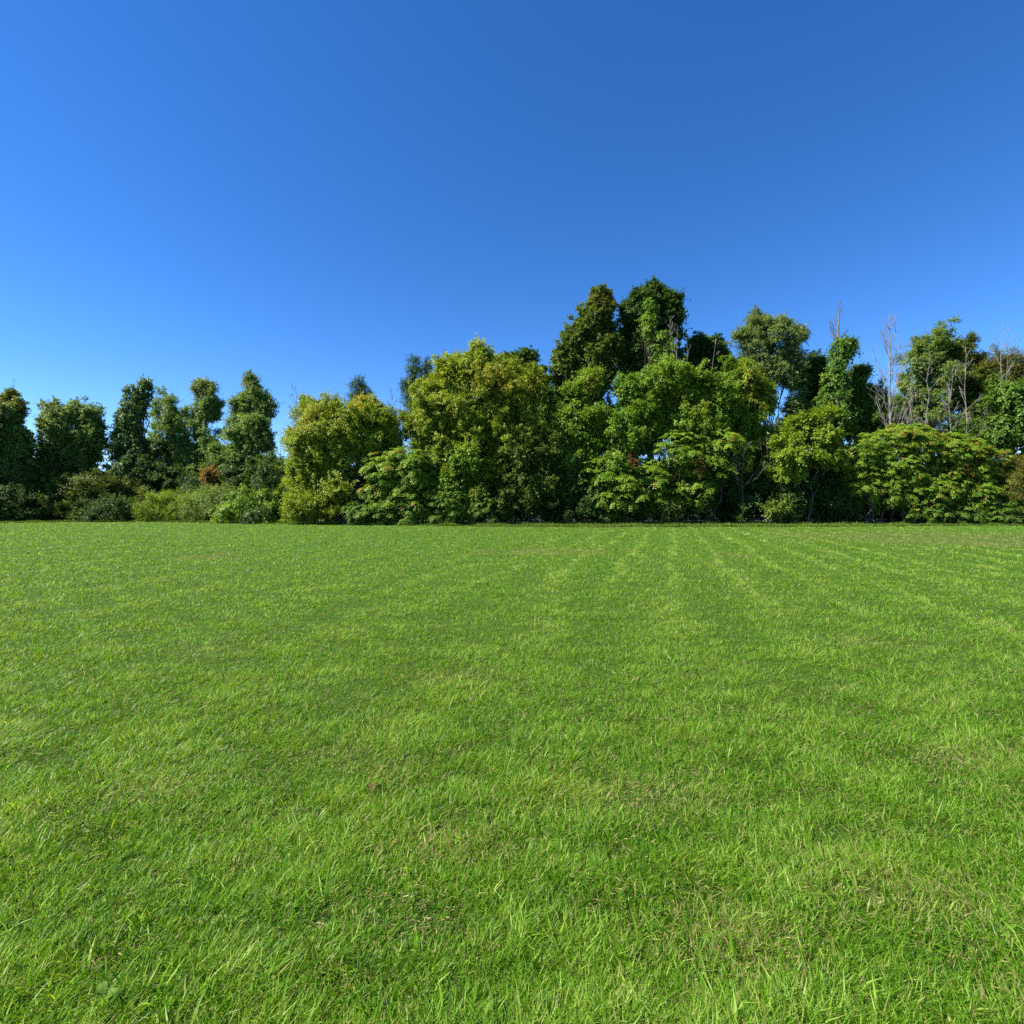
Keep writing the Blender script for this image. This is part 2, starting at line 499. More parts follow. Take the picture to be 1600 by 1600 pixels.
    for (ax_, ay_, ar_, st_) in accents:
        c = P(ax_, ay_, depth)
        dd2 = ((pos[:, 0] - c[0]) ** 2 + (pos[:, 2] - c[2]) ** 2) / (ar_ / F * depth) ** 2
        pr = st_ * np.exp(-dd2)
        acc = np.maximum(acc, (r.random(len(pos)) < pr) * r.uniform(.6, 1, len(pos)))
    return V, tint, acc, C

def tube(path, r0, r1, sides=6):
    path = np.asarray(path, float)
    n = len(path)
    tan = unit(np.gradient(path, axis=0))
    ref = np.array([0.3, 1.0, 0.1])
    s = unit(np.cross(tan, ref)); u = np.cross(s, tan)
    rad = np.linspace(r0, r1, n)[:, None, None]
    th = np.linspace(0, 2 * np.pi, sides, endpoint=False)
    ring = (s[:, None, :] * np.cos(th)[None, :, None] + u[:, None, :] * np.sin(th)[None, :, None]) * rad + path[:, None, :]
    v = ring.reshape(-1, 3)
    i, j = np.meshgrid(np.arange(sides), np.arange(n - 1))
    i, j = i.ravel(), j.ravel()
    f = np.stack([j * sides + i, j * sides + (i + 1) % sides, (j + 1) * sides + (i + 1) % sides, (j + 1) * sides + i], 1)
    return v, f

class Tubes:
    def __init__(s): s.v, s.f, s.n = [], [], 0
    def add(s, path, r0, r1, sides=6):
        v, f = tube(path, r0, r1, sides)
        s.v.append(v); s.f.append(f + s.n); s.n += len(v)
    def build(s, name, mat, parent=None):
        return mesh_obj(name, np.concatenate(s.v), 0, mat, parent, faces=np.concatenate(s.f), smooth=True)

def wob(r, a, b, n=6, amt=.05, bow=0):
    a, b = np.asarray(a, float), np.asarray(b, float)
    t = np.linspace(0, 1, n)[:, None]
    p = a + (b - a) * t
    ln = np.linalg.norm(b - a)
    j = r.normal(size=(n, 3)) * amt * ln * np.sin(np.pi * t) ** .7
    p = p + j
    p[:, 2] += (bow * ln * np.sin(np.pi * t))[:, 0]
    return p

def make_wood(seed, base, lobes_c, clumps, r0, mat, root, twigs=26):
    r = np.random.default_rng(seed)
    top = max(lobes_c, key=lambda c: c[2])
    h = top[2]
    tr, br = Tubes(), Tubes()
    b = np.array([base[0], base[1], -.05])
    fork = b + (top - b) * .55
    tp = wob(r, b, top, 9, .02)
    tr.add(tp, r0, r0 * .22, 8)
    tr.build("trunk", mat, root)
    for c in lobes_c:
        t = np.clip(r.uniform(.3, .6) * c[2] / h, .12, .9)
        st = tp[int(t * 8)]
        br.add(wob(r, st, c, 6, .05, .06), r0 * .45 * (1 - .5 * t), r0 * .12, 5)
        near = clumps[np.argsort(((clumps - c) ** 2).sum(1))[: max(8, len(clumps) // len(lobes_c))]]
        for e in near[r.permutation(len(near))[:twigs]]:
            s2 = st + (c - st) * r.uniform(.45, 1)
            br.add(wob(r, s2, e, 4, .06, .05), r0 * .10, .012, 4)
    br.build("limbs", mat, root)

def tree(name, label, cat, depth, lobes, style, mat, seed, base=None, r0=.2, wood='bark', group=None, root=None, twigs=26, wood_on=True, **kw):
    V, tint, acc, C = make_crown(seed, lobes, depth, style, **kw)
    if base is None: base = lobes[0][0]
    bx = (base - 800) / F * depth
    rt = root or empty(name, (bx, depth, 0))
    tag(rt, label, cat, group)
    mesh_obj("crown" if cat == 'tree' else "foliage", V, 4, M[mat], rt, tint=tint, acc=acc)
    if wood_on:
        lc = [P(l[0], l[1], depth + (l[4] if len(l) > 4 else 0)) for l in lobes]
        make_wood(seed + 1, (bx, depth), lc, C, r0, M[wood], rt, twigs)
    return rt

def bare_tree(label, depth, px, ytop, r0, seed, spread=.25, name="bare_tree", wood='grey', ybase=None, n_limb=14, lean=0, start=.35, group="bare dead trees", up=.8, fine=3, cat='dead tree', parent=None, part="limbs"):
    r = np.random.default_rng(seed)
    z1 = CAM_H + (HOR - ytop) / F * depth
    z0 = -.05 if ybase is None else CAM_H + (HOR - ybase) / F * depth
    x = (px - 800) / F * depth
    rt = parent or empty(name, (x, depth, max(z0, 0)))
    if parent is None: tag(rt, label, cat, group)
    H = z1 - z0
    b = np.array([x - lean * H, depth, z0]); tp_ = np.array([x, depth, z1])
    path = wob(r, b, tp_, 12, .006)
    t1, t2 = Tubes(), Tubes()
    t1.add(path, r0, r0 * .1, 7)
    t1.build("trunk", M[wood], rt)
    for k in range(n_limb):
        t = start + (1 - start) * (k + r.random()) / n_limb * .93
        st = path[0] + (path[-1] - path[0]) * t
        i0 = t * 11; st = path[int(i0)] * (1 - i0 % 1) + path[min(11, int(i0) + 1)] * (i0 % 1)
        an = r.uniform(0, 6.28)
        ln = H * spread * (1.15 - t) * r.uniform(.6, 1.2) + .15
        dr = unit(np.array([math.cos(an), math.sin(an) * .7, up * r.uniform(.6, 1.5)]))
        en = st + dr * ln
        p = wob(r, st, en, 6, .025, -.05)
        rr = r0 * (1.05 - t) * .38 + .008
        t2.add(p, rr, .012, 5)
        for j in range(fine + int(ln)):
            u = r.uniform(.25, 1)
            s2 = p[min(5, int(u * 5))]
            e2 = s2 + unit(dr + r.normal(size=3) * .38 + np.array([0, 0, .3])) * ln * r.uniform(.2, .5)
            p2 = wob(r, s2, e2, 4, .03)
            t2.add(p2, max(rr * .4, .012), .007, 4)
            for _ in range(2):
                e3 = p2[2] + unit(e2 - s2 + r.normal(size=3) * .4 * ln * .3) * ln * r.uniform(.1, .25)
                t2.add(wob(r, p2[2], e3, 3, .05), .009, .006, 3)
    t2.build(part, M[wood], rt)
    return rt

def rosettes(seed, pts, nrm, size=1.0, K=9, pairs=6, accents=(), depth=40, acc_rate=.04):
    """compound leaves radiating and drooping from each point"""
    r = np.random.default_rng(seed)
    n = len(pts)
    k = np.repeat(np.arange(n), K)
    az_ = (np.tile(np.arange(K), n) / K * 2 * np.pi + r.normal(size=n * K) * .3)
    h = np.stack([np.cos(az_), np.sin(az_), np.zeros(n * K)], 1)
    h = unit(h + nrm[k] * .7 + r.normal(size=(n * K, 3)) * .2)
    ln = size * r.uniform(.42, .75, n * K)
    rise = r.uniform(.1, .75, n * K)
    tt = np.tile(np.linspace(.22, 1, pairs), n * K)
    q = np.repeat(np.arange(n * K), pairs)
    def at(q, t):
        z = rise[q] * t - (.35 + rise[q]) * t ** 2 * 1.0
        return pts[k][q] + (h[q] * (t * .95)[:, None] + np.array([0, 0, 1.0]) * z[:, None]) * ln[q][:, None]
    p0 = at(q, tt)
    fw = unit(at(q, tt + .08) - p0)
    sdv = unit(np.cross(fw, np.array([0, 0, 1.0])))
    out = []
    tn = []
    rt = np.repeat(r.random(n)[k], pairs)
    for sg in (-1, 1):
        ax = sdv * sg + fw * .55 + np.array([0, 0, -.25]) + r.normal(size=(len(q), 3)) * .12
        nr = np.cross(ax, fw) * sg
        nr = nr * np.sign(nr[:, 2:3] + 1e-6) + r.normal(size=(len(q), 3)) * .15
        L = .30 * ln[q] * (1 - .35 * np.abs(tt - .5)) * r.uniform(.75, 1.2, len(q))
        out.append(leaves_quads(r, p0, ax, nr, L, .46))
        tn.append(np.clip(.25 + .5 * rt + r.normal(size=len(q)) * .1, 0, 1))
    V = np.concatenate(out)
    T = np.concatenate(tn)
    cp = pts[k][q]; cp = np.concatenate([cp, cp])
    leafid = np.concatenate([q, q])
    ra = r.random(n * K)
    acc = (ra[leafid] < acc_rate) * .8
    for (ax_, ay_, ar_, st_) in accents:
        c = P(ax_, ay_, depth)
        pr = st_ * np.exp(-((cp[:, 0] - c[0]) ** 2 + (cp[:, 2] - c[2]) ** 2) / (ar_ / F * depth) ** 2)
        acc = np.maximum(acc, (ra[leafid] < pr) * (.5 + .5 * rt.tolist()[0]))
    return V, T, acc

def sumac(label, depth, lobes, seed, base=None, size=1.0, mat='sumac', dens=1.0, accents=(), acc_rate=.04, name="sumac_shrub", group=None, seeds=(), r0=.07, K=9, cat='shrub', fl=.8, root=None):
    r = np.random.default_rng(seed)
    C, Nn = [], []
    for lb in lobes:
        px, py, rx, ry = lb[:4]
        dd = depth + (lb[4] if len(lb) > 4 else 0)
        c = P(px, py, dd); a, b = rx / F * dd, ry / F * dd
        cd = min(a * fl, 4)
        n = int(dens * 13 * np.pi * a * b) + 4
        u = unit(r.normal(size=(n, 3)) + np.array([0, -.25, .3]))
        rad = np.where(r.random(n) < .22, r.uniform(.4, .8, n), r.uniform(.86, 1.06, n)) * (1 + .12 * Noise(seed, 1.0)(u))
        p = c + u * np.array([a, cd, b]) * rad[:, None]
        ok = p[:, 2] > .35
        C.append(p[ok]); Nn.append(u[ok])
    C, Nn = np.concatenate(C), np.concatenate(Nn)
    V, T, A = rosettes(seed + 3, C, Nn, size, K=K, accents=accents, depth=depth, acc_rate=acc_rate)
    m = int(40 * dens * sum(np.pi * (l[2] / F * depth) * (l[3] / F * depth) for l in lobes))
    li = r.integers(0, len(lobes), m)
    lc_ = np.array([P(l[0], l[1], depth) for l in lobes])[li]
    ls_ = np.array([(l[2] / F * depth, l[2] / F * depth * fl, l[3] / F * depth) for l in lobes])[li]
    fu = unit(r.normal(size=(m, 3)))
    Vf = leaves_quads(r, lc_ + fu * ls_ * r.uniform(.2, .86, (m, 1)), r.normal(size=(m, 3)), r.normal(size=(m, 3)) + np.array([0, 0, .6]), r.uniform(.18, .34, m), .5)
    V = np.concatenate([V, Vf]); T = np.concatenate([T, np.clip(r.normal(.3, .15, m), 0, 1)]); A = np.concatenate([A, np.zeros(m)])
    ok = (V.reshape(-1, 4, 3)[:, :, 2].min(axis=1) > .03)
    V = V.reshape(-1, 4, 3)[ok].reshape(-1, 3); T, A = T[ok], A[ok]
    if base is None: base = lobes[0][0]
    bx = (base - 800) / F * depth
    rt = root or empty(name, (bx, depth, 0))
    tag(rt, label, cat, group)
    mesh_obj("foliage" if cat == 'shrub' else "crown", V, 4, M[mat], rt, tint=T, acc=A)
    st = Tubes()
    for lb in lobes:
        c = P(lb[0], lb[1], depth + (lb[4] if len(lb) > 4 else 0))
        root_p = np.array([bx + (c[0] - bx) * .6 + r.normal() * .3, depth + r.normal() * .3, -.05])
        mid = root_p + (c - root_p) * .8
        st.add(wob(r, root_p, mid, 6, .05), r0, r0 * .5, 6)
        near = C[np.argsort(((C - c) ** 2).sum(1))]
        for e in near[r.permutation(len(near))[:14]]:
            st.add(wob(r, mid + (root_p - mid) * r.uniform(0, .35), e, 4, .06, .05), r0 * .4, .015, 4)
    st.build("stems", M['bark'], rt)
    for (sx, sy, sr) in seeds:
        c = P(sx, sy, depth) + np.array([0, -1.7, 0])
        cc = c + r.normal(size=(26, 3)) * np.array([.8, .5, .8]) * sr / F * depth
        u = unit(r.normal(size=(26 * 40, 3)) + np.array([0, 0, -.3]))
        pp = np.repeat(cc, 40, 0) + u * .08
        Vs = leaves_quads(r, pp, u, r.normal(size=u.shape), np.full(len(u), .09), .6)
        mesh_obj("seed_cluster", Vs, 4, M['red'], rt, tint=r.random(len(u)), acc=np.zeros(len(u)))
    return rt

THATCH = leaf_mat('thatch_bits', [(.06, .09, .015), (.14, .12, .05), (.26, .20, .10), (.38, .32, .18)], trans=.15)
tag(build_thatch(120000, 1.25, 14, 103), kind='stuff')

# ---- far left group ---------------------------------------------------------
G_L = "trees along the left of the field edge"
tree("broadleaf_tree", "dark dense tree cut by the left picture edge, its top lightly tinted yellow", "tree", 52,
     [(-20, 690, 58, 68), (12, 650, 28, 40), (5, 750, 50, 60), (-60, 740, 60, 70), (26, 690, 20, 36), (20, 725, 30, 36)], 'broad', 'soft', 11, fill=.5, rag=.9, holes=.26, lsize=.9, base=5, r0=.3, group=G_L,
     acc_rate=.03, accents=[(15, 620, 30, .4)], dens=1.3)
tree("broadleaf_tree", "broad round-topped dark tree with yellowish crest, second from left, behind olive shrubs", "tree", 56,
     [(112, 672, 42, 40), (86, 655, 22, 26), (140, 662, 22, 28), (95, 705, 36, 34), (146, 690, 18, 26), (80, 740, 34, 38), (130, 715, 28, 18), (110, 770, 48, 30)], 'broad', 'soft', 12, fill=.35, rag=2.1, holes=.30, lsize=.9, base=108, r0=.32, group=G_L,
     accents=[(90, 640, 24, .2), (140, 650, 20, .15)], dens=1.15)
tree("broadleaf_tree", "tall narrow tree draped in vines, widening downward, rising above the dark round bush", "tree", 57,
     [(212, 625, 17, 24), (206, 655, 20, 30), (205, 700, 25, 36), (208, 745, 36, 36), (228, 604, 8, 14), (196, 690, 22, 20)], 'vine', 'blue', 13, base=215, r0=.25, group=G_L, acc_rate=.03)
tree("broadleaf_tree", "slim rounded blue-green tree close to the vine-draped narrow one, gappy in its lower half", "tree", 61,
     [(260, 640, 25, 24), (268, 668, 24, 30), (250, 705, 26, 34), (276, 725, 24, 30), (272, 760, 34, 28)], 'fine', 'soft', 14, fill=.35, rag=2.1, holes=.30, lsize=.9, base=266, r0=.22, group=G_L, acc_rate=.02)
tree("broadleaf_tree", "tall slim tree with rust-tinted top left of the tallest left-hand crown", "tree", 59,
     [(318, 613, 19, 21), (324, 640, 24, 26), (314, 672, 28, 30), (328, 705, 30, 30), (302, 650, 14, 16), (300, 745, 36, 30), (288, 700, 18, 24)], 'fine', 'soft', 15, fill=.35, rag=2.1, holes=.30, lsize=.9, base=315, r0=.24, group=G_L,
     accents=[(316, 603, 22, .35)])
tree("broadleaf_tree", "two-tiered tree with rusty crest by the notch in the treeline, bare trunk below", "tree", 57,
     [(390, 606, 15, 18), (400, 628, 24, 22), (372, 635, 13, 18), (421, 634, 11, 18), (405, 655, 20, 18), (385, 652, 18, 16), (395, 672, 22, 14)], 'fine', 'soft', 16, fill=.35, rag=2.1, holes=.30, lsize=.9, base=404, r0=.2, group=G_L,
     accents=[(395, 598, 24, .2)])
tree("broadleaf_tree", "grey-green feathery low tree under the two-tiered tree", "tree", 54,
     [(385, 682, 32, 22), (372, 722, 30, 28), (348, 738, 24, 24), (390, 705, 30, 28), (415, 692, 16, 14), (400, 668, 26, 18), (368, 668, 18, 16), (340, 710, 12, 12)], 'fine', 'soft', 17, fill=.35, rag=2.1, holes=.30, lsize=.9, base=380, r0=.12, group=G_L, dens=1.0)
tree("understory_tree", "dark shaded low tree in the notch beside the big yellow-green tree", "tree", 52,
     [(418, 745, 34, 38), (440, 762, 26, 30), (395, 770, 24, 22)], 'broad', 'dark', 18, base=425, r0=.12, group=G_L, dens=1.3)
tree("rusty_shrub", "small rust-orange shrub glowing between dark tree bases", "shrub", 50.8,
     [(325, 745, 7, 6)], 'fine', 'rusty', 19, base=325, r0=.04, acc_rate=.35)
bare_tree("thin bare twigs poking from the top of the vine-draped narrow tree", 57.5, 225, 578, .07, 20, spread=.10, ybase=670, n_limb=8, start=.3, up=2.2)
bare_tree("few bare upright twigs over the tree at the left picture edge", 52.5, 24, 592, .06, 21, spread=.12, ybase=670, n_limb=7, start=.3, up=2.2)
bare_tree("thin leafless sapling leaning over the notch beside the yellow-green tree", 50, 462, 596, .08, 22, spread=.2, n_limb=16, start=.45, up=1.2, lean=-.05)
bare_tree("crooked low dead tree in the sky notch between tree groups", 53, 440, 668, .07, 23, spread=.35, n_limb=9, start=.4, up=.5)

# shrubs at the left edge
G_S = "low shrubs along the left lawn edge"
tree("shrub", "loose olive shrub with pale sprays left of the dark round bush", "shrub", 52.5,
     [(88, 785, 38, 28), (118, 775, 30, 28), (70, 755, 22, 22), (110, 800, 40, 18), (150, 760, 26, 24)], 'brush', 'olive', 31, base=95, r0=.05, group=G_S, acc_rate=.08)
tree("shrub", "deep shaded shrub at the left picture edge under the cut-off tree", "shrub", 50.5,
     [(15, 785, 42, 34), (-40, 780, 50, 40), (45, 800, 30, 20)], 'brush', 'dark', 32, base=15, r0=.05, group=G_S, dens=1.2)
tree("round_bush", "smooth dark green round bush in shadow at the lawn edge", "bush", 52,
     [(175, 805, 48, 26), (150, 802, 28, 20), (205, 806, 26, 14)], 'brush', 'dark', 33, base=175, r0=.04, group=G_S, dens=1.5)
tree("shrub", "olive arching shrub behind the dark round bush under the vine-draped tree", "shrub", 55,
     [(185, 768, 34, 24), (215, 775, 28, 20), (160, 775, 22, 22)], 'brush', 'olive', 34, base=190, r0=.04, group=G_S, acc_rate=.12)
tree("brush_thicket", "lime green weedy thicket beginning right of the dark round bush", "shrub", 51,
     [(255, 796, 32, 22), (290, 793, 36, 25), (232, 803, 20, 15)], 'brush', 'lime', 35, base=265, r0=.03, group=G_S, dens=1.3, lsize=.8)
tree("brush_thicket", "pale brownish green brushy thicket in the middle of the low bank", "shrub", 49.5,
     [(325, 792, 38, 27), (352, 786, 30, 26)], 'brush', 'soft', 36, base=330, r0=.03, group=G_S, dens=1.3, lsize=.8, acc_rate=.10)
tree("vine_mound", "low mound of bright green vines with a shaded hollow facing the lawn", "shrub", 46.5,
     [(385, 788, 34, 26, 1), (425, 786, 36, 28, 1.5), (362, 802, 26, 18), (440, 800, 26, 22), (402, 776, 34, 14, 1.5)], 'vine', 'fresh', 37, base=400, r0=.03, group=G_S, dens=.8, lsize=.75)
tree("vine_mound", "small dark vine-covered bush inside the bright vine mound", "shrub", 45.2,
     [(402, 804, 20, 17)], 'vine', 'dark', 38, base=402, r0=.03, group=G_S, dens=1.1, lsize=.7)  # dark leaves put in to give the mound's hollow its shade

# ---- centre-left -------------------------------------------------------------
G_C = "trees of the central thicket"
tree("spruce_tree", "blue-green pointed conifer top peeping over the yellow-green tree", "tree", 57,
     [(562, 600, 9, 14), (562, 615, 20, 18), (562, 640, 26, 26), (562, 680, 30, 40)], 'conifer', 'conifer', 41, base=562, r0=.2, dens=1.1)
tree("yellow_green_tree", "wide yellow-green bushy tree left of the centre, foliage down to the grass", "tree", 44.5,
     [(545, 680, 62, 50), (500, 700, 45, 60), (590, 690, 42, 52), (480, 735, 30, 50), (520, 760, 55, 50), (575, 655, 34, 26), (500, 660, 30, 30, 1.5), (478, 780, 26, 34), (600, 740, 34, 40)],
     'willow', 'yellow', 42, rag=1.6, fill=.8, base=540, r0=.28, group=G_C, accents=[(565, 625, 18, .6), (490, 650, 30, .3)], acc_rate=.03, dens=1.1)
tree("pale_sapling", "pale greyish thin-leaved sapling on the left shoulder of the yellow-green tree", "tree", 47.5,
     [(480, 655, 26, 26), (470, 690, 22, 34)], 'airy', 'pale', 43, base=478, r0=.08, group=G_C)
bare_tree("pale leafless twiggy tree in the dip between the two yellow-green trees", 50, 613, 612, .09, 44, spread=.22, wood='palebark', n_limb=18, start=.5, up=1.8, fine=5)
tree("juniper_tree", "dark double-spired conifer against the sky at the left of the tall yellow-green tree", "tree", 50,
     [(647, 588, 10, 24), (667, 594, 9, 22), (652, 625, 24, 28), (638, 606, 13, 12), (660, 665, 28, 34), (647, 566, 5, 12), (667, 572, 4, 10)], 'conifer', 'conifer', 45, base=655, r0=.18, dens=1.5)
tree("broadleaf_tree", "dark round-headed tree behind the right shoulder of the tall yellow-green tree", "tree", 53,
     [(822, 565, 17, 16), (795, 575, 24, 20), (815, 600, 36, 30), (780, 580, 18, 14), (820, 640, 36, 50)], 'broad', 'dark', 46, base=815, r0=.25, group=G_C, dens=1.2)
tree("broadleaf_tree", "small dark tree filling the dip left of the tallest trees", "tree", 52,
     [(845, 590, 18, 16), (850, 620, 26, 34), (860, 660, 30, 40)], 'broad', 'mid', 47, base=850, r0=.2, group=G_C, dens=1.1)
tree("yellow_green_tree", "tall broad yellow-green tree with golden patches and a thin upright top shoot", "tree", 45,
     [(745, 620, 70, 60), (690, 630, 45, 45), (800, 640, 50, 55), (752, 565, 17, 24), (705, 585, 30, 24), (735, 585, 34, 28), (780, 590, 28, 24), (670, 670, 42, 50), (740, 690, 68, 60), (810, 700, 50, 50), (832, 610, 24, 26), (700, 720, 50, 44), (770, 745, 45, 50)],
     'willow', 'yellow', 48, rag=1.6, fill=.8, base=750, r0=.32, group=G_C, accents=[(785, 605, 20, .6), (832, 612, 20, .5), (750, 600, 18, .45), (710, 660, 22, .25)], acc_rate=.03, dens=1.05)
tree("understory_tree", "dull olive foliage painted as the shaded lower right of the tall yellow-green tree", "tree", 43.5,
     [(820, 720, 42, 50), (845, 765, 40, 45), (800, 780, 38, 36), (860, 700, 26, 30)], 'fine', 'olive', 49, base=825, r0=.1, group=G_C, dens=.9)  # olive leaves paint the yellow-green tree's lower side in shade
sumac("leafy sumac with long hanging leaflets and a few red leaves, under the yellow-green trees", 43.2,
      [(605, 735, 34, 28), (640, 730, 40, 34), (590, 760, 22, 22), (650, 775, 38, 32), (610, 790, 34, 28)], 51, base=625, mat='sumac', accents=[(578, 752, 10, .6)], size=1.05, dens=.8)
sumac("low deep-green leafy sumac spilling to the grass beside the shaded trunk bases", 42.6,
      [(590, 800, 34, 20), (640, 802, 32, 20), (560, 800, 20, 18)], 52, base=600, mat='mid', size=.85, dens=.9)
tree("young_tree", "small bright yellow-green sapling growing out of the low bushes in the centre-left", "tree", 43,
     [(725, 735, 30, 36), (700, 765, 30, 34), (745, 765, 28, 30), (720, 795, 40, 22)], 'broad', 'fresh', 53, base=720, r0=.06, group=G_C, accents=[(745, 765, 18, .4)], dens=.9)
sumac("round green leafy bush at the grass edge right of the sapling's foot", 42.4,
      [(700, 790, 34, 26), (755, 798, 26, 20)], 54, base=720, mat='mid', size=.8, dens=.8)
tree("yellow_shrub", "narrow yellow-green shrub against the foot of the left yellow-green tree", "shrub", 43,
     [(470, 792, 26, 26), (500, 795, 28, 24), (455, 800, 18, 16)], 'brush', 'yellow', 55, base=480, r0=.03, dens=1.0, acc_rate=.1)

# ---- tall trees behind ---------------------------------------------------------
tree("tall_tree", "tall tapering tree with rust-tinged top, left one of the two tallest", "tree", 54,
     [(938, 480, 22, 28), (925, 510, 30, 34), (905, 545, 36, 38), (940, 550, 34, 44), (890, 590, 28, 38), (925, 600, 44, 44), (900, 640, 40, 40), (885, 565, 20, 24)], 'broad', 'olive', 61, rag=1.4, base=925, r0=.4,
     group="the two tallest trees", accents=[(940, 472, 20, .35)], acc_rate=.02, dens=1.25, holes=.06)
tree("tall_tree", "tallest dark green tree with several rounded heads beside the tapering tree", "tree", 55,
     [(1016, 468, 20, 26), (1046, 472, 18, 22), (990, 492, 22, 30), (1010, 510, 34, 38), (1045, 505, 22, 30), (985, 550, 30, 46), (1015, 570, 40, 44), (1000, 620, 40, 40)], 'broad', 'dark', 62, rag=1.4, base=1005, r0=.42,
     group="the two tallest trees", dens=1.35, holes=.08)
tree("vine_column", "bright green vine climbing up the right flank of the tallest tree", "vine", 52.5,
     [(1012, 510, 8, 26), (1030, 535, 13, 22), (1038, 565, 14, 26), (1015, 480, 7, 14)], 'vine', 'fresh', 63, base=1030, r0=.07, lsize=.9)
bare_tree("pale dead tree with fine twigs against the right flank of the tallest tree", 52, 1046, 495, .12, 64, spread=.2, wood='palebark', n_limb=20, start=.6, up=1.4, fine=4)
bare_tree("slim pale dead pole standing right of the tallest tree", 51, 1058, 510, .10, 65, spread=.10, wood='palebark', n_limb=8, start=.6, up=1.8)
bare_tree("short pale broken pole farthest right of the dead poles by the tallest tree", 50, 1072, 530, .07, 66, spread=.12, wood='palebark', n_limb=7, start=.6, up=1.4)
bare_tree("leaning pale bare limb slanting over the dark middle trees", 49, 1118, 530, .08, 67, spread=.15, wood='palebark', n_limb=7, start=.6, up=1.0, lean=.16)
tree("broadleaf_tree", "low dark tree just right of the dead poles, behind the broad green crown", "tree", 57,
     [(1085, 550, 26, 22), (1112, 545, 22, 24), (1100, 585, 40, 34), (1125, 575, 24, 30)], 'broad', 'dark', 68, base=1100, r0=.28, group=G_C, dens=1.2)

# ---- broad green mass ---------------------------------------------------------------
G_M = "green trees of the middle front"
tree("front_tree", "fresh green front tree topped by a lone yellowish upright shoot", "tree", 45,
     [(925, 600, 14, 26), (905, 625, 24, 24), (900, 670, 46, 44), (870, 700, 30, 44), (935, 670, 34, 40), (880, 655, 26, 26), (900, 720, 46, 34)], 'broad', 'fresh', 71, rag=1.4, base=905, r0=.16, group=G_M,
     accents=[(925, 605, 18, .6)], acc_rate=.03, dens=1.0, lsize=.85)
tree("front_tree", "mid-sized green tree with a narrow rounded top between the two front crowns", "tree", 44.5,
     [(980, 612, 18, 26), (975, 650, 36, 34), (970, 690, 46, 40), (1000, 640, 30, 28), (960, 730, 46, 30)], 'broad', 'fresh', 72, rag=1.4, base=975, r0=.14, group=G_M, dens=1.0, lsize=.85)
tree("front_tree", "broad domed green crown spreading over the shaded gap, widest of the middle", "tree", 45,
     [(1050, 600, 50, 40), (1020, 625, 40, 38), (1090, 620, 44, 42), (1060, 655, 60, 44), (1120, 640, 40, 44), (1010, 680, 44, 36), (1090, 690, 54, 36)], 'broad', 'fresh', 73, rag=1.4, base=1062, r0=.22, group=G_M,
     accents=[(1050, 625, 16, .5), (1080, 640, 16, .4)], acc_rate=.03, dens=.95, lsize=.85)
tree("front_tree", "green crown flecked rusty and yellow under the pale feathery tree", "tree", 46,
     [(1150, 595, 34, 34), (1160, 640, 40, 38), (1130, 610, 30, 34), (1190, 625, 22, 30), (1150, 685, 50, 36)], 'broad', 'fresh', 74, rag=1.4, base=1150, r0=.2, group=G_M,
     accents=[(1170, 590, 26, .5), (1180, 622, 22, .75), (1150, 612, 18, .4)], acc_rate=.05, dens=.95, lsize=.85)
sumac("dark sumac holding a bright whorl of long leaflets low over the shade", 43.6,
      [(975, 765, 34, 26, -.4), (935, 745, 30, 28), (1010, 748, 30, 28), (950, 785, 30, 18)], 75, base=975, mat='fresh', size=1.15, dens=.65, seeds=[(982, 725, 5)], group="sumacs with dark red seed heads", name="sumac_tree", cat='tree')
sumac("sumac with a crooked pale stem and the larger rust-red seed head", 43.6,
      [(1060, 705, 40, 26), (1100, 735, 36, 26), (1130, 715, 26, 24), (1080, 765, 34, 22), (1040, 775, 26, 20)], 76, base=1062, mat='fresh', size=1.1, dens=.6, seeds=[(1083, 728, 7)], group="sumacs with dark red seed heads", name="sumac_tree", cat='tree')
sumac("yellowish sumac branch tier reaching over the tangle of bare stems", 43.4,
      [(1125, 690, 30, 16), (1105, 700, 22, 14)], 77, base=1120, mat='sumac', size=.95, dens=.9, name="sumac_tree", cat='tree')
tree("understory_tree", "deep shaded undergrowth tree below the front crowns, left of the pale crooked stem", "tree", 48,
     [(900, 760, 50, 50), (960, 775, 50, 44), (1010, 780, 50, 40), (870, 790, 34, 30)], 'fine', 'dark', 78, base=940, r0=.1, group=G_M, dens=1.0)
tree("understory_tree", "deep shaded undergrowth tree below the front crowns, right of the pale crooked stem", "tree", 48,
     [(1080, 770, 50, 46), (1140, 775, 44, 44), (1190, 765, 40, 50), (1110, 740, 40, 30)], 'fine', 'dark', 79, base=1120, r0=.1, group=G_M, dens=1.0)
bare_tree("tangle of bare curving stems in the dark hollow below the pale feathery tree", 42.8, 1160, 690, .045, 80, spread=.5, wood='grey', n_limb=13, start=.4, up=.8)
bare_tree("pale crooked stub of a trunk standing in the shade by the red seed heads", 44.6, 1062, 725, .06, 81, spread=.25, wood='palebark', n_limb=4, start=.5, up=.6)
tree("small_shrub", "small yellowish sprig low in the dark shade near the grass", "shrub", 41.8,
     [(1212, 797, 7, 4)], 'broad', 'olive', 82, base=1200, r0=.02, dens=.8, lsize=.8)
